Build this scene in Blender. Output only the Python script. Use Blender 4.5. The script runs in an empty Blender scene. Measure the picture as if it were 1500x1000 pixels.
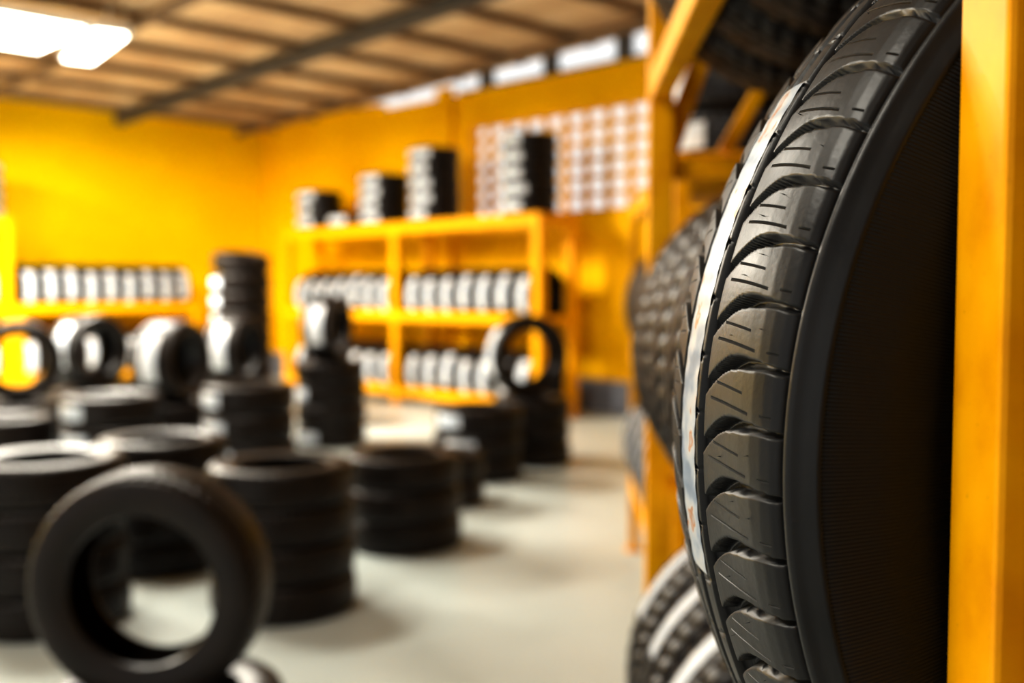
import bpy, math, random
import numpy as np
from mathutils import Matrix, Vector
random.seed(4)
S = bpy.context.scene
COL = S.collection
rad = math.radians

# ------------------------------------------------------------------ materials
def newmat(name):
    m = bpy.data.materials.new(name); m.use_nodes = True
    nt = m.node_tree
    return m, nt, nt.nodes['Principled BSDF']

def math_n(nt, op, a, b=None, c=None, clamp=False):
    n = nt.nodes.new('ShaderNodeMath'); n.operation = op; n.use_clamp = clamp
    for i, v in enumerate((a, b, c)):
        if v is None: continue
        if isinstance(v, (int, float)): n.inputs[i].default_value = v
        else: nt.links.new(v, n.inputs[i])
    return n.outputs[0]

def ramp(nt, fac, stops):
    r = nt.nodes.new('ShaderNodeValToRGB')
    e = r.color_ramp.elements
    e[0].position, e[0].color = stops[0][0], (*stops[0][1], 1)
    e[1].position, e[1].color = stops[-1][0], (*stops[-1][1], 1)
    for p, c in stops[1:-1]:
        x = e.new(p); x.color = (*c, 1)
    nt.links.new(fac, r.inputs[0])
    return r.outputs[0]

def noise(nt, scale, detail=4, coord='Object', vscale=None):
    tc = nt.nodes.new('ShaderNodeTexCoord')
    out = tc.outputs[coord]
    if vscale:
        mp = nt.nodes.new('ShaderNodeMapping'); mp.inputs['Scale'].default_value = vscale
        nt.links.new(out, mp.inputs[0]); out = mp.outputs[0]
    n = nt.nodes.new('ShaderNodeTexNoise')
    n.inputs['Scale'].default_value = scale; n.inputs['Detail'].default_value = detail
    nt.links.new(out, n.inputs['Vector'])
    return n.outputs['Fac']

def bump(nt, bsdf, h, strength, dist):
    b = nt.nodes.new('ShaderNodeBump')
    b.inputs['Strength'].default_value = strength; b.inputs['Distance'].default_value = dist
    nt.links.new(h, b.inputs['Height']); nt.links.new(b.outputs[0], bsdf.inputs['Normal'])

def paint(name, c1, c2, scale, rough, bs=0.15, bd=0.001, spec=.5, coord='Object'):
    m, nt, b = newmat(name)
    f = noise(nt, scale, 6, coord)
    nt.links.new(ramp(nt, f, [(0.3, c1), (0.7, c2)]), b.inputs['Base Color'])
    b.inputs['Roughness'].default_value = rough
    b.inputs['Specular IOR Level'].default_value = spec
    bump(nt, b, noise(nt, scale * 9, 3, coord), bs, bd)
    return m

M_wall = paint('yellow_wall_paint', (0.92, 0.47, 0.0), (0.98, 0.54, 0.0), 1.2, 0.6, 0.2, 0.004, .06)
M_wall_lit = paint('lit_yellow_wall_paint', (0.95, 0.58, 0.0), (1.0, 0.65, 0.0), 1.2, 0.6, 0.2, 0.004, .06)  # wall yellow lightened: stronger light on the left wall painted into the colour
M_base = paint('grey_skirting_paint', (0.15, 0.17, 0.21), (0.20, 0.22, 0.26), 2, 0.5)
M_floor = paint('concrete_floor', (0.42, 0.465, 0.45), (0.56, 0.60, 0.58), 0.8, 0.33, 0.1, 0.002)
M_steel = paint('dark_roof_steel', (0.05, 0.045, 0.04), (0.08, 0.07, 0.06), 3, 0.6)
M_purlin = paint('brown_roof_purlin', (0.15, 0.09, 0.045), (0.22, 0.14, 0.08), 3, 0.6)
M_block = paint('breeze_block_paint', (0.85, 0.42, 0.02), (0.92, 0.50, 0.04), 3, 0.7, spec=.2)

# enamel with fine dirt specks and mottling
M_rack, nt, b = newmat('yellow_rack_enamel')
f = noise(nt, 22, 8)
cr = ramp(nt, f, [(0.28, (0.76, 0.31, 0.0)), (0.5, (0.88, 0.40, 0.0)), (0.72, (0.95, 0.47, 0.002))])
sk = noise(nt, 260, 2)
skm = math_n(nt, 'MULTIPLY', math_n(nt, 'SUBTRACT', sk, 0.70, clamp=True), 6.0, clamp=True)
mx = nt.nodes.new('ShaderNodeMix'); mx.data_type = 'RGBA'
nt.links.new(skm, mx.inputs['Factor']); nt.links.new(cr, mx.inputs[6]); mx.inputs[7].default_value = (0.25, 0.10, 0.01, 1)
nt.links.new(mx.outputs[2], b.inputs['Base Color'])
b.inputs['Roughness'].default_value = .42; b.inputs['Specular IOR Level'].default_value = .14
bump(nt, b, noise(nt, 90, 4), .15, .0006)

M_roof, nt, b = newmat('tan_roof_sheet')
f = noise(nt, 1.3, 5, 'Object', (1, 0.35, 1))
nt.links.new(ramp(nt, f, [(0.3, (0.40, 0.235, 0.11)), (0.55, (0.56, 0.37, 0.19)), (0.75, (0.72, 0.54, 0.34))]), b.inputs['Base Color'])
b.inputs['Roughness'].default_value = 0.6

M_tube, nt, b = newmat('light_diffuser')
b.inputs['Emission Color'].default_value = (1, 0.95, 0.82, 1)
b.inputs['Emission Strength'].default_value = 14
M_case = paint('lamp_housing', (0.7, 0.7, 0.68), (0.8, 0.8, 0.78), 3, 0.4)

def rubber(name, c1, c2, rough):
    m, nt, b = newmat(name)
    f = noise(nt, 9, 5)
    nt.links.new(ramp(nt, f, [(0.3, c1), (0.7, c2)]), b.inputs['Base Color'])
    b.inputs['Roughness'].default_value = rough
    b.inputs['Specular IOR Level'].default_value = .27
    bump(nt, b, noise(nt, 120, 3), 0.15, 0.0006)
    return m
M_rub = rubber('tire_rubber', (0.0070, 0.0043, 0.0030), (0.013, 0.0080, 0.0056), 0.38)

M_hero, nt, b = newmat('tread_rubber')
uv = nt.nodes.new('ShaderNodeUVMap'); uv.uv_map = 'UVMap'
sp = nt.nodes.new('ShaderNodeSeparateXYZ'); nt.links.new(uv.outputs[0], sp.inputs[0])
U, V = sp.outputs[0], sp.outputs[1]
def sipe(f0, slope, curve, t0, t1, w):
    t = V
    line = math_n(nt, 'MULTIPLY_ADD', t, slope, f0)
    t2 = math_n(nt, 'MULTIPLY', t, t)
    line = math_n(nt, 'MULTIPLY_ADD', t2, curve, line)
    d = math_n(nt, 'SUBTRACT', U, line)
    d = math_n(nt, 'FRACT', d)
    d = math_n(nt, 'SUBTRACT', d, 0.5)
    d = math_n(nt, 'ABSOLUTE', d)
    m = math_n(nt, 'DIVIDE', d, w)
    m = math_n(nt, 'SUBTRACT', 1.0, m, clamp=True)
    a = math_n(nt, 'GREATER_THAN', t, t0)
    c = math_n(nt, 'LESS_THAN', t, t1)
    m = math_n(nt, 'MULTIPLY', m, a)
    return math_n(nt, 'MULTIPLY', m, c)
s1 = sipe(0.17, 0.42, -0.22, 0.26, 0.86, 0.028)
s2 = sipe(0.46, 0.40, -0.20, 0.34, 0.76, 0.024)
s3 = sipe(0.26, 0.10, 0.00, 0.05, 0.14, 0.022)
sm = math_n(nt, 'MAXIMUM', math_n(nt, 'MAXIMUM', s1, s2), s3)
ang = math_n(nt, 'MULTIPLY', U, 2 * math.pi * 15)
ang = math_n(nt, 'MULTIPLY_ADD', V, 9.0, ang)
sn = math_n(nt, 'SINE', ang)
msk = math_n(nt, 'LESS_THAN', V, -0.52)
rib = math_n(nt, 'MULTIPLY', sn, msk)
h = math_n(nt, 'MULTIPLY', sm, -1.6)
h = math_n(nt, 'MULTIPLY_ADD', rib, 0.32, h)
nz = noise(nt, 300, 4)
h = math_n(nt, 'MULTIPLY_ADD', nz, 0.14, h)
bump(nt, b, h, 1.0, 0.0010)
f = noise(nt, 25, 5)
colr = ramp(nt, f, [(0.3, (0.007, 0.0075, 0.0083)), (0.7, (0.014, 0.0146, 0.0158))])
mx = nt.nodes.new('ShaderNodeMix'); mx.data_type = 'RGBA'
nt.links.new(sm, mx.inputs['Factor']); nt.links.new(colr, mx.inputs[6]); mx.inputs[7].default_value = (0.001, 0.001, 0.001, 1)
mx2 = nt.nodes.new('ShaderNodeMix'); mx2.data_type = 'RGBA'
nt.links.new(msk, mx2.inputs['Factor']); nt.links.new(mx.outputs[2], mx2.inputs[6]); mx2.inputs[7].default_value = (0.0055, 0.0055, 0.0062, 1)
nt.links.new(mx2.outputs[2], b.inputs['Base Color'])
nt.links.new(math_n(nt, 'MULTIPLY_ADD', f, 0.25, 0.29), b.inputs['Roughness'])
b.inputs['Specular IOR Level'].default_value = .34

M_label, nt, b = newmat('label_paper')
f = noise(nt, 7, 2)
nt.links.new(ramp(nt, f, [(0.0, (0.30, 0.37, 0.46)), (0.42, (0.52, 0.57, 0.64)), (0.5, (0.74, 0.75, 0.77)), (0.66, (0.80, 0.80, 0.80)), (0.72, (0.70, 0.33, 0.12))]), b.inputs['Base Color'])
b.inputs['Roughness'].default_value = 0.35

# ------------------------------------------------------------------ mesh helpers
def mesh_obj(name, verts, faces, mats, smooth=False, parent=None, matrix=None):
    me = bpy.data.meshes.new(name)
    me.from_pydata(verts, [], faces); me.update()
    for m in mats: me.materials.append(m)
    if smooth: me.polygons.foreach_set('use_smooth', [True] * len(me.polygons))
    o = bpy.data.objects.new(name, me); COL.objects.link(o)
    if parent: o.parent = parent
    if matrix is not None: o.matrix_world = matrix
    return o

class Geo:
    def __init__(s): s.v = []; s.f = []; s.m = []
    def box(s, x0, x1, y0, y1, z0, z1, mi=0):
        n = len(s.v)
        s.v += [(x0,y0,z0),(x1,y0,z0),(x1,y1,z0),(x0,y1,z0),(x0,y0,z1),(x1,y0,z1),(x1,y1,z1),(x0,y1,z1)]
        for q in ((0,3,2,1),(4,5,6,7),(0,1,5,4),(1,2,6,5),(2,3,7,6),(3,0,4,7)):
            s.f.append(tuple(n+i for i in q)); s.m.append(mi)
    def bar(s, p, q, w, h, mi=0):
        p = Vector(p); q = Vector(q); d = (q-p).normalized()
        up = Vector((0,0,1)) if abs(d.z) < 0.95 else Vector((0,1,0))
        a = d.cross(up).normalized(); c = a.cross(d).normalized()
        n = len(s.v)
        for e in (p, q):
            for sa, sc in ((-1,-1),(1,-1),(1,1),(-1,1)):
                s.v.append(tuple(e + a*sa*w/2 + c*sc*h/2))
        for qd in ((0,1,2,3),(7,6,5,4),(0,4,5,1),(1,5,6,2),(2,6,7,3),(3,7,4,0)):
            s.f.append(tuple(n+i for i in qd)); s.m.append(mi)
    def obj(s, name, mats, bevel=0, matrix=None):
        o = mesh_obj(name, s.v, s.f, mats)
        o.data.polygons.foreach_set('material_index', s.m)
        if matrix is not None: o.matrix_world = matrix
        if bevel:
            b = o.modifiers.new('bevel', 'BEVEL'); b.width = bevel; b.segments = 2; b.limit_method = 'ANGLE'
        return o

# ------------------------------------------------------------------ generic tyre
CACHE = {}
def tire_mesh(R, W, rb=None, label=False, lw=.25, la=.62):
    key = (R, W, rb, label, lw, la)
    if key in CACHE: return CACHE[key]
    if rb is None: rb = R * 0.64
    h = R - rb
    half = [(-.36*W, rb, 0), (-.43*W, rb+.003, 0), (-.455*W, rb+.016, 0), (-.462*W, rb+.022, 0), (-.485*W, rb+.3*h, 0), (-.5*W, rb+.48*h, 0),
         (-.492*W, rb+.66*h, 0), (-.47*W, R-.024, 0), (-.45*W, R-.016, .3), (-.425*W, R-.0105, 1), (-.38*W, R-.0065, 1), (-.31*W, R-.0035, 1)]
    half += [(-.275*W, R-.003, 1), (-.27*W, R-.010, 0), (-.235*W, R-.010, 0), (-.23*W, R-.0018, .6), (-.11*W, R-.0006, .6),
             (-.105*W, R-.009, 0), (-.07*W, R-.009, 0), (-.065*W, R-.0002, 0), (0, R, 0)]
    prof = half + [(-a, r, k) for a, r, k in reversed(half[:-1])]
    prof += [(.40*W, rb+.02, 0), (.45*W, rb+.5*h, 0), (.40*W, R-.03, 0), (.2*W, R-.016, 0), (-.2*W, R-.016, 0), (-.40*W, R-.03, 0), (-.45*W, rb+.5*h, 0), (-.40*W, rb+.02, 0)]
    n = len(prof); nb = 56; ns = 4; N = nb*ns
    v = []
    for i in range(N):
        fr = i % ns
        for a, r, k in prof:
            ph = 2*math.pi*(i + (-0.9 if a > 0 else 0.9)*abs(a)/W*2*ns*0.6*(k > 0))/N
            rr = r - (0.005*k if fr == 0 else 0)
            v.append((rr*math.cos(ph), rr*math.sin(ph), a))
    f = []
    for i in range(N):
        j = (i+1) % N
        for k in range(n):
            l = (k+1) % n
            f.append((i*n+k, j*n+k, j*n+l, i*n+l))
    mi = [0]*len(f)
    if label:
        b0 = len(v); NA = 24
        for i in range(NA+1):
            ph = -la + 2*la*i/NA
            for a in (-lw*W, -.4*lw*W, .4*lw*W, lw*W):
                rr = R + 0.0015 - (0.002 if abs(a) > .2*W else 0)
                v.append((rr*math.cos(ph), rr*math.sin(ph), a))
        for i in range(NA):
            for k in range(3):
                f.append((b0+i*4+k, b0+(i+1)*4+k, b0+(i+1)*4+k+1, b0+i*4+k+1)); mi.append(1)
    me = bpy.data.meshes.new('tire_mesh')
    me.from_pydata(v, [], f); me.update()
    me.materials.append(M_rub); me.materials.append(M_label)
    me.polygons.foreach_set('material_index', mi)
    me.polygons.foreach_set('use_smooth', [True]*len(f))
    try: me.set_sharp_from_angle(angle=rad(45))
    except Exception: pass
    CACHE[key] = me
    return me

def frame(axis, face, loc):
    z = Vector(axis).normalized(); x = Vector(face); x = (x - z*x.dot(z)).normalized(); y = z.cross(x)
    m = Matrix((( x.x, y.x, z.x, loc[0]), (x.y, y.y, z.y, loc[1]), (x.z, y.z, z.z, loc[2]), (0,0,0,1)))
    return m

def empty(name, mat):
    e = bpy.data.objects.new(name, None); e.empty_display_size = 0.1
    COL.objects.link(e); e.matrix_world = mat
    return e

def tire(loc, axis, face, R, W, label=False, parent=None, name='tire', rb=None, lw=.25, la=.62):
    o = bpy.data.objects.new(name, tire_mesh(R, W, rb, label, lw, la)); COL.objects.link(o)
    m = frame(axis, face, loc)
    if parent:
        o.parent = parent; o.matrix_local = m
    else: o.matrix_world = m
    return o

def stack(x, y, n, R, W, lab=1.0, z0=0.0, face=None, name='tire_stack', parent_m=None, jit=.35):
    m = Matrix.Translation((x, y, z0))
    if parent_m is not None: m = parent_m @ m
    e = empty(name, m)
    for i in range(n):
        a = random.uniform(-jit, jit)
        fx = Vector(face) if face else Vector((-0.62, -0.8, 0))
        fx = Matrix.Rotation(a, 3, 'Z') @ fx
        L = random.random() < lab
        tire((random.uniform(-.008,.008), random.uniform(-.008,.008), W*(i+.5)), (0,0,1), fx, R, W, L, e, 'tire_%d' % (i+1),
             la=.62 if face else .36)
    return e

# ------------------------------------------------------------------ room frame: u along back wall to the corner, v into back wall
A0 = rad(44.5)
def Wp(u, v, z=0): return Vector((-math.sin(A0)*u + math.cos(A0)*v, math.cos(A0)*u + math.sin(A0)*v, z))
RM = Matrix.Rotation(A0, 4, 'Z')
UC, VB, HW = 14.68, 8.75, 3.87

g = Geo(); g.box(-9, 9.4, -6.2, 15.4, -0.1, 0); g.obj('floor', [M_floor], matrix=RM)

g = Geo(); T = 0.18
u0, u1, z0, z1 = 5.2, 9.67, 2.27, 3.43
g.box(VB, VB+T, -6, u0, 0, HW); g.box(VB, VB+T, u1, 11.6, 0, HW); g.box(VB, VB+T, 11.6, UC+T, 0, 3.97)
g.box(VB, VB+T, u0, u1, 0, z0); g.box(VB, VB+T, u0, u1, z1, HW)
g.box(VB-0.07, VB, 9.95, 10.25, 0, HW+0.1)
g.obj('wall_back', [M_wall], matrix=RM)
g = Geo(); rows = 6; cols = 14
for i in range(rows+1):
    z = z0 + (z1-z0)*i/rows; g.box(VB+.03, VB+.10, u0, u1, z-.034, z+.034)
for j in range(cols+1):
    u = u0 + (u1-u0)*j/cols; g.box(VB+.035, VB+.095, u-.034, u+.034, z0, z1)
g.obj('window_1', [M_block], matrix=RM)
g = Geo(); g.box(-9, VB+T, UC, UC+T, 0, 3.95); g.obj('wall_left', [M_wall_lit], matrix=RM)
g = Geo(); g.box(-9, VB+T, -6.2, -6, 0, 4.4); g.obj('wall_daylight_block', [M_wall], matrix=RM)  # unseen wall, added so daylight comes mainly from the left
g = Geo(); g.box(VB-.012, VB, -6, 9.95, 0, .38); g.box(VB-.012, VB, 10.25, UC, 0, .38); g.obj('baseboard_back', [M_base], matrix=RM)
g = Geo(); g.box(-9, VB-.012, UC-.012, UC, 0, .38); g.obj('baseboard_left', [M_base], matrix=RM)

def zr(u): return 3.80 + 0.032*(UC-u)
v = []; f = []
nv = 444; va, vb = -9.0, 8.96
for i in range(nv+1):
    vv = va + (vb-va)*i/nv; dz = 0.02*(1 if (i % 4) < 2 else -1)
    for u in (-6.2, 15.3): v.append((vv, u, zr(u)+dz+.16))
for i in range(nv): f.append((2*i, 2*i+1, 2*i+3, 2*i+2))
mesh_obj('ceiling', v, f, [M_roof], matrix=RM)
g = Geo()
for k in range(18):
    u = 14.2 - 1.1*k
    g.bar((va, u, zr(u)+.10), (VB-.01, u, zr(u)+.10), .07, .09, 1)
for k in range(9):
    vv = 8.3 - 1.9*k
    g.bar((vv, -6, zr(-6)+.02), (vv, 14.6, zr(14.6)+.02), .06 if k != 1 else .13, .09 if k != 1 else .15, 1 if k != 1 else 0)
g.bar((VB+.05, 9.9, HW+.02), (VB+.05, -6, HW+.02), .08, .04)
for k in range(9):
    u = 9.4 - 1.1*k; g.bar((VB+.05, u, HW), (VB+.05, u, zr(u)+.12), .12, .16)
g.obj('roof_beams', [M_steel, M_purlin], matrix=RM)

# ------------------------------------------------------------------ ceiling lamps
def lamp(x, y, z, yaw, L, Wd, power):
    m = Matrix.Translation((x, y, z)) @ Matrix.Rotation(yaw, 4, 'Z')
    g = Geo(); g.box(-L/2-.03, L/2+.03, -Wd/2-.03, Wd/2+.03, 0.0, .08, 0); g.box(-L/2, L/2, -Wd/2, Wd/2, -.02, 0, 1)
    for sx in (-L/2+.1, L/2-.1): g.box(sx-.01, sx+.01, -.01, .01, .08, .25)
    g.obj('ceiling_lamp', [M_case, M_tube], 0.0, m)
    ld = bpy.data.lights.new('lamp_light', 'AREA'); ld.shape = 'RECTANGLE'; ld.size = L; ld.size_y = Wd; ld.energy = power; ld.color = (1, .95, .84)
    lo = bpy.data.objects.new('ceiling_lamp_light', ld); COL.objects.link(lo)
    lo.matrix_world = m @ Matrix.Translation((0, 0, -.03))
lamp(-4.62, 9.15, 3.70, A0, 1.25, 1.1, 460)
lamp(-3.93, 9.75, 3.67, rad(125), 1.3, 0.26, 280)
lamp(-6.4, 8.1, 3.72, A0, 1.3, 0.8, 600)
lamp(-7.6, 10.2, 3.68, A0, 1.3, 0.8, 520)
lamp(-2.4, 5.6, 3.9, A0, 1.4, 0.5, 150)  # added out of frame as main light, not an observed fixture
lamp(-2.6, 0.8, 4.1, A0, 1.4, 0.6, 160)  # added out of frame to soften the foreground, not an observed fixture

# ------------------------------------------------------------------ racks
def rack(mat, length, depth, height, posts, shelves, pw=.05, bh=.07, deck=(), extra=None, inset=0.003, bt=.04, name='storage_rack'):
    g = Geo()
    for y in posts:
        for x in (0, depth-pw): g.box(x, x+pw, y, y+pw, 0, height)
        for z in shelves: g.box(pw, depth-pw, y+.005, y+pw-.005, z-bh*.8, z-bh*.2)
        g.box(-.02, pw+.02, y-.02, y+pw+.02, 0, .008); g.box(depth-pw-.02, depth+.02, y-.02, y+pw+.02, 0, .008)
    for z in shelves:
        for a, c in zip(posts[:-1], posts[1:]):
            g.box(inset, inset+bt, a+pw*.5, c+pw*.5, z-bh, z); g.box(depth-inset-bt, depth-inset, a+pw*.5, c+pw*.5, z-bh, z)
    for z in deck:
        n = int(length/.14)
        for i in range(n):
            y = posts[0] + (posts[-1]-posts[0])*(i+.5)/n
            g.box(-.0, depth, y-.045, y+.045, z, z+.015)
    if extra: extra(g)
    return g.obj(name, [M_rack], 0.003, mat)

def row(mat, ys, z, depth, R, W, label=True, tilt=.35, name='tire_row', edge=.043, lw=.25, la=.62):
    e = empty(name, mat)
    half = depth/2 - edge
    zc = z + math.sqrt(R*R - half*half)
    for i, y in enumerate(ys):
        t = tilt + random.uniform(-.12, .12)
        tire((depth/2, y, zc), (0, 1, 0), (-math.cos(t), 0, math.sin(t)), R, W, label, e, 'tire_%d' % (i+1), lw=lw, la=la)

# near rack (thin inset rails)
BR = rad(-3)
NM = Matrix.Translation((0.189, 0.395, 0)) @ Matrix.Rotation(BR, 4, 'Z')
ND = 0.56
def ex(g):
    y = 1.72
    g.box(.05, ND-.05, y, y+.03, 1.64, 1.68)
    g.box(.05, ND-.05, y, y+.03, 1.90, 1.94)
    g.bar((.03, y+.03, 1.66), (.30, y+.03, 2.45), .04, .04)
    g.bar((.16, y+.05, 1.70), (.50, y+.05, 2.30), .03, .03)
    g.box(.003, .043, .05, 1.70, 1.80, 1.86); g.box(ND-.043, ND-.003, .05, 1.70, 1.80, 1.86)
rack(NM, 1.8, ND, 2.6, [0, 1.70], [.385, 1.031, 2.56], .05, .04, extra=ex, inset=.07, bt=.03)
row(NM, [.435, .65, .865, 1.08, 1.295, 1.51], 1.035, ND, .325, .205, False, .2, edge=.10)
row(NM, [.18, .41, .64, .87, 1.10, 1.33, 1.56], .385, ND, .327, .205, True, .85, edge=.10, lw=.13, la=.38)
row(NM, [.16, .375, .59, .805, 1.02, 1.235, 1.45], 1.86, ND, .325, .205, False, -.6)

# second rack further along
FM = Matrix.Translation((0.52, 3.3, 0)) @ Matrix.Rotation(BR, 4, 'Z')
rack(FM, 2.2, .56, 1.84, [0, 2.15], [.40, 1.1, 1.84], .05, .07, deck=(1.84,))
row(FM, [.2+.24*i for i in range(8)], 1.1, .56, .33, .21, False, .0)
row(FM, [.2+.24*i for i in range(8)], .40, .56, .33, .21, True, .2, lw=.14, la=.4)
stack(.32, .5, 6, .31, .18, 1, 1.855, face=(-1,-.1,0), parent_m=FM, jit=.2)
stack(.36, 1.25, 6, .31, .18, 0, 1.855, face=(-.8,-.6,0), parent_m=FM)

# back rack
BM = Matrix.Translation(Wp(7.48, 7.75)) @ RM
rack(BM, 4.9, .62, 2.19, [0, 2.42, 4.85], [.21, 1.13, 2.19], .11, .12, deck=(2.19,))
ys = [.27+.31*i for i in range(7)]+[2.70+.31*i for i in range(7)]
row(BM, ys, 1.13, .62, .325, .235, True, .1)
row(BM, ys, .21, .62, .325, .235, True, .1)
zt = 2.205; FB = (-1, .05, 0)
stack(.31, .45, 5, .31, .175, 1, zt, face=FB, parent_m=BM, jit=.15)
stack(.31, 2.05, 5, .31, .175, 1, zt, face=FB, parent_m=BM, jit=.15)
stack(.31, 3.05, 4, .31, .16, 1, zt, face=FB, parent_m=BM, jit=.15)
stack(.31, 3.78, 1, .29, .165, 1, zt, face=FB, parent_m=BM, jit=.15)
stack(.31, 4.5, 3, .31, .175, 1, zt, face=FB, parent_m=BM, jit=.15)

# left racks
LR = Matrix.Rotation(A0+math.pi/2, 4, 'Z')
LM = Matrix.Translation(Wp(13.7, 7.15)) @ LR
rack(LM, 2.5, .6, 1.20, [0, 2.42], [.3, 1.20], .1, .12)
row(LM, [.25+.262*i for i in range(9)], 1.20, .6, .325, .225, True, .1)
row(LM, [.25+.262*i for i in range(9)], .3, .6, .325, .225, True, .1)
LM2 = Matrix.Translation(Wp(13.7, 4.60)) @ LR
rack(LM2, 2.6, .6, 2.28, [0, 2.5], [.3, 1.20, 2.28], .11, .12, deck=(2.28,))
row(LM2, [.27+.262*i for i in range(9)], 1.20, .6, .325, .225, True, .1)
row(LM2, [.27+.262*i for i in range(9)], .3, .6, .325, .225, True, .1)
for yy in (.33, 1.05, 1.9): stack(.3, yy, 4, .31, .175, 1, 2.295, face=(-.9,-.5,0), parent_m=LM2, jit=.2)

# ------------------------------------------------------------------ floor stacks
for x, y, n, R, W_, lab in [
    (-1.02, 4.5, 4, .32, .163, 0), (-.60, 5.6, 3, .315, .172, 0), (-.47, 6.7, 2, .29, .17, 0),
    (-.25, 7.6, 3, .33, .18, .8), (.16, 8.25, 3, .31, .18, 0), (-1.63, 9.2, 4, .31, .19, .7),
    (-1.80, 7.0, 4, .31, .19, .9), (-2.35, 8.8, 3, .31, .19, .5), (-2.53, 7.6, 3, .31, .19, .5),
    (-3.55, 8.6, 3, .31, .19, .8), (-3.67, 7.6, 3, .31, .19, .8), (-1.79, 5.2, 4, .32, .165, 0),
    (-1.98, 4.3, 4, .33, .178, 0), (-3.25, 6.5, 3, .31, .20, .8), (-2.55, 6.5, 4, .31, .185, .9),
    (-2.9, 11.0, 8, .31, .195, .8), (-4.3, 9.9, 3, .31, .19, .5), (-3.3, 10.2, 4, .31, .19, .5),
    (-.96, 2.72, 2, .33, .165, 0), (-4.6, 8.4, 3, .31, .19, .5), (-1.9, 10.6, 3, .31, .19, .5)]:
    stack(x, y, n, R, W_, lab)

# upright tyres standing on the stacks
tire((-.955, 2.68, .325+.31), (.06, 1, .03), (0, 0, 1), .31, .185, False, rb=.197)
FL = (-1, -.35, .12)
tire((.12, 8.2, .54+.33), (-.42, 1, 0), FL, .33, .22, True, rb=.215)
tire((-1.66, 9.2, .76+.29), (-1, .22, 0), (-.3, -1, .15), .29, .30, True, lw=.2)
tire((-2.38, 8.8, .57+.30), (-1, .25, 0), (-.3, -1, .15), .30, .32, True, lw=.2)
tire((-2.53, 7.6, .57+.30), (-1, .3, 0), (-.3, -1, .15), .30, .34, True, lw=.2)
tire((-3.55, 8.6, .57+.31), (-1, .5, 0), (-.6, -.9, .25), .31, .32, True, lw=.2)
tire((-3.67, 7.6, .57+.30), (-.5, 1, 0), (0, -.2, 1), .30, .20, False)
tire((-2.9, 11.0, 1.56+.115), (.1, -.15, 1), (-.6, -.8, 0), .30, .19, False)

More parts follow.
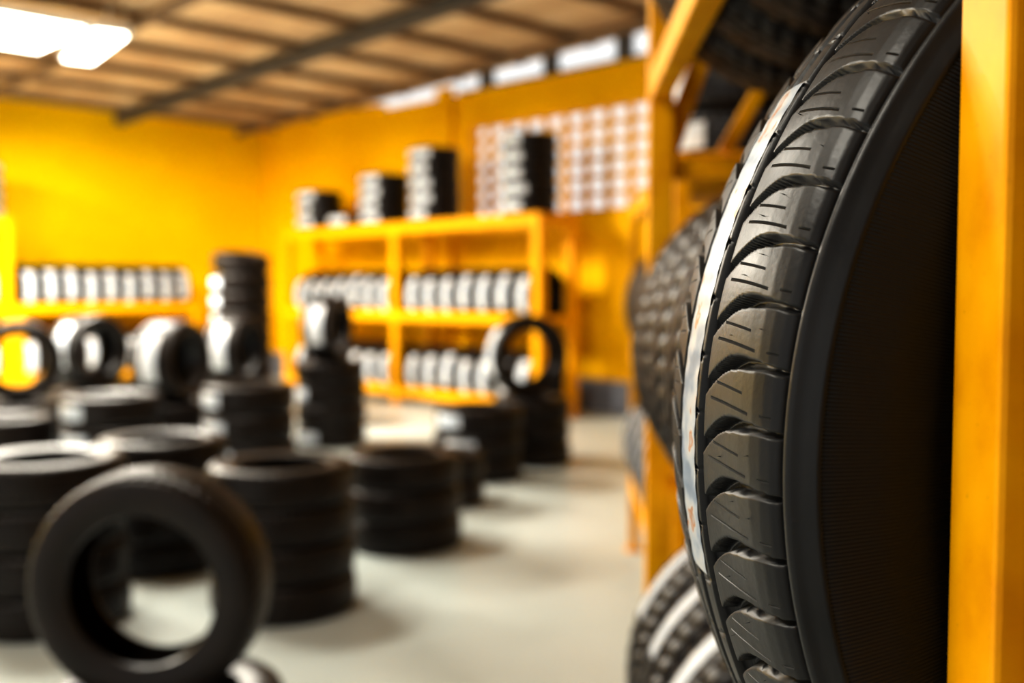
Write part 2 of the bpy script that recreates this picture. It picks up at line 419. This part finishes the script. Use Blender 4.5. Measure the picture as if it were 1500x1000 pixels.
# ------------------------------------------------------------------ hero tyre
def hero(mat):
    NB = 72; NS = 30; N = NB*NS
    C = .105
    key = [(.035, .215), (.016, .2165), (.004, .226), (-.004, .245), (-.011, .270), (-.0125, .290), (-.0105, .308), (-.0090, .3165), (-.0083, .3175),
           (-.0093, .3185), (-.0080, .3205), (-.0055, .3240), (-.0030, .3272), (-.0026, .3290), (-.0010, .3312), (.0012, .3318), (.0030, .3310), (.0034, .3265), (.0046, .3260), (.0054, .3325),
           (.008, .3357), (.013, .3389), (.020, .3417), (.030, .3442), (.040, .3461), (.055, .3480), (.067, .3491), (.0765, .3497), (.0780, .3420), (.0835, .3420), (.0850, .3505),
           (.093, .3508), (.1005, .3510), (.1012, .3450), (C, .3450)]
    pts = []
    for (a0, r0), (a1, r1) in zip(key[:-1], key[1:]):
        L = math.hypot(a1-a0, r1-r0)
        st = .0012 if (a0 > .004 and a0 < .0765) else .004
        n = max(1, int(L/st))
        for i in range(n): pts.append((a0+(a1-a0)*i/n, r0+(r1-r0)*i/n))
    half = pts
    prof = half + [(C, .3450)] + [(2*C-a, r) for a, r in reversed(half)]
    prof += [(2*C-.03, .225), (2*C-.008, .25), (2*C-.004, .29), (2*C-.02, .325), (C, .335), (.02, .325), (.004, .29), (.008, .25), (.03, .225)]
    prof = np.array(prof); n = len(prof)
    nout = len(prof) - 9
    a = prof[:, 0]; r = prof[:, 1]
    am = np.where(a > C, 2*C-a, a)
    t = (am-.005)/.0725
    isout = np.arange(n) < nout
    zone = (am > .0052) & (am < .0768) & (r > .33) & isout
    u = np.linspace(0, NB, N+1)
    tt = np.clip(t, 0, 1)
    A_, P_, S_ = .46, 1.7, .52
    off = -A_*np.clip((tt-S_)/(1-S_), 0, 1)**P_ + 0.045*np.sin(tt*5)
    D = u[:, None] - off[None, :]
    fr = D % 1.0
    pitch = 2*math.pi*.345/NB
    doff = np.clip((tt-S_)/(1-S_), 0, 1)**(P_-1)*A_*P_/(1-S_)
    cosf = 1/np.sqrt(1+(doff*pitch/.0725)**2)
    dm = np.abs(fr-.5)*pitch*cosf[None, :]
    w = (.0013 + .0022*np.sin(np.clip(tt, 0, 1)*math.pi*.72)**1.3)[None, :]
    gr = np.clip(1-(dm-w*.62)/(w*.45), 0, 1); gr = gr*gr*(3-2*gr)
    depth = .0085*gr*np.clip(tt*20+.3, 0, 1)[None, :]
    x = (fr-.5); x = np.where(x < 0, x+1, x)
    bulge = .0004*np.sin(np.pi*x)**.7 + .0011*(x-.5)
    rr = r[None, :] - np.where(zone[None, :], depth, 0) + np.where(zone[None, :], bulge*np.sin(np.clip(tt, 0, 1)*math.pi)[None, :]**.5, 0)
    cz = (am > .0852) & (am < .1002) & (r > .349) & isout
    d2 = np.abs(((u[:, None]+am[None, :]*22) % 1.0)-.5)*pitch
    rr = rr - np.where(cz[None, :], .003*np.clip(1-(d2-.0006)/.0008, 0, 1), 0)
    ph = u/NB*2*math.pi
    Xv = rr*np.cos(ph)[:, None]; Yv = rr*np.sin(ph)[:, None]; Zv = np.broadcast_to(a[None, :], rr.shape)
    V = np.stack([Xv, Yv, Zv], -1).reshape(-1, 3)
    i = np.arange(N)[:, None]; k = np.arange(n)[None, :]; l = (k+1) % n
    F = np.stack([i*n+k+0*l, (i+1)*n+k+0*l, (i+1)*n+l, i*n+l], -1).reshape(-1, 4)
    vv = np.where(am < .0052, np.clip((r-.331)/.0195*.5-.01, -.5, 0), t)
    vv = np.where((am < .0052) & (r < .3183), -.6-(.3183-r)*20, vv)
    me = bpy.data.meshes.new('tire')
    ev = []; ef = []
    rng = np.random.RandomState(3)
    base = len(V)
    for b_ in range(NB):
        for tt_, fo in ((.22, .12), (.62, -.05), (.42, .30), (.8, -.2)):
            if rng.rand() < .5: continue
            aa = .005+tt_*.0725
            r0 = float(np.interp(aa, [.013, .020, .030, .040, .055, .067], [.3389, .3417, .3442, .3461, .3480, .3491])) + .0003
            p = 2*math.pi*(b_+fo)/NB
            dr = Vector((math.cos(p), math.sin(p), -.35 if aa < .03 else 0)).normalized()
            c = Vector((r0*math.cos(p), r0*math.sin(p), aa))
            e1 = Vector((-math.sin(p), math.cos(p), 0)); e2 = dr.cross(e1)
            tip = c + dr*(.0016+.002*rng.rand()) + e1*(.0008*(rng.rand()-.5))
            s0 = base+len(ev)
            for q in range(4):
                an = q*math.pi/2; ev.append(tuple(c + e1*.0003*math.cos(an)+e2*.0003*math.sin(an)))
            ev.append(tuple(tip))
            for q in range(4): ef.append((s0+q, s0+(q+1) % 4, s0+4))
    allv = np.concatenate([V, np.array(ev)])
    nF = len(F); nT = len(ef)
    me.vertices.add(len(allv)); me.vertices.foreach_set('co', allv.astype(np.float32).ravel())
    loops = np.concatenate([F.ravel(), np.array(ef).ravel()]).astype(np.int32)
    me.loops.add(len(loops)); me.loops.foreach_set('vertex_index', loops)
    starts = np.concatenate([np.arange(nF)*4, nF*4+np.arange(nT)*3]).astype(np.int32)
    me.polygons.add(nF+nT); me.polygons.foreach_set('loop_start', starts)
    try: me.polygons.foreach_set('loop_total', np.concatenate([np.full(nF, 4), np.full(nT, 3)]).astype(np.int32))
    except Exception: pass
    me.update(calc_edges=True); me.validate()
    me.polygons.foreach_set('use_smooth', [True]*len(me.polygons))
    uvl = me.uv_layers.new(name='UVMap')
    UU = np.broadcast_to(u[:, None], rr.shape).reshape(-1); VV = np.broadcast_to(vv[None, :], rr.shape).reshape(-1)
    UU = np.concatenate([UU, np.zeros(len(ev))]); VV = np.concatenate([VV, np.zeros(len(ev))-.3])
    li = np.empty(len(me.loops), np.int32); me.loops.foreach_get('vertex_index', li)
    uvl.data.foreach_set('uv', np.stack([UU[li], VV[li]], -1).astype(np.float32).ravel())
    me.materials.append(M_hero)
    par = empty('tire_closeup', mat)
    o = bpy.data.objects.new('tread_and_sidewall', me); COL.objects.link(o); o.parent = par
    lv = []; lf = []; NA = 90
    for i in range(NA+1):
        p = rad(-12) + rad(45)*i/NA
        for aa, r_ in ((.0915, .3511), (.098, .3515), (.105, .3517), (.115, .3514), (.122, .3511)):
            q = r_ + .0002*math.sin(i*1.3)
            lv.append((q*math.cos(p), q*math.sin(p), aa))
    for i in range(NA):
        for k in range(4): lf.append((i*5+k, (i+1)*5+k, (i+1)*5+k+1, i*5+k+1))
    lo = mesh_obj('label', lv, lf, [M_strip], True); lo.parent = par
    return par

M_strip, nt, b = newmat('printed_label_strip')
f = noise(nt, 38, 3)
nt.links.new(ramp(nt, f, [(0.0, (0.10, 0.14, 0.20)), (0.40, (0.22, 0.28, 0.37)), (0.5, (0.38, 0.43, 0.49)), (0.60, (0.48, 0.49, 0.5)), (0.63, (0.42, 0.18, 0.06)), (0.68, (0.45, 0.45, 0.45))]), b.inputs['Base Color'])
b.inputs['Roughness'].default_value = 0.4
yaw = rad(3)
HM = frame((-math.sin(yaw), math.cos(yaw), 0), (-1, 0, 0), (0.4535, 0.474, 1.42-.0827))
hero(HM)

# ------------------------------------------------------------------ world (overcast daylight coming through the open shop front)
w = bpy.data.worlds.new('daylight'); S.world = w; w.use_nodes = True
bg = w.node_tree.nodes['Background']; bg.inputs[0].default_value = (.98, .98, .97, 1); bg.inputs[1].default_value = 1.15

S.view_settings.view_transform = 'Standard'
S.view_settings.look = 'None'
S.view_settings.exposure = 0.06
S.view_settings.gamma = 0.82

# ------------------------------------------------------------------ camera
cd = bpy.data.cameras.new('camera'); cam = bpy.data.objects.new('camera', cd); COL.objects.link(cam)
cam.location = (0, 0, 1.42); cam.rotation_euler = (rad(90-3.05), 0, 0)
cd.sensor_width = 36; cd.lens = 36; cd.clip_start = .01
cd.dof.use_dof = True; cd.dof.focus_distance = .515; cd.dof.aperture_fstop = 4.2
S.camera = cam
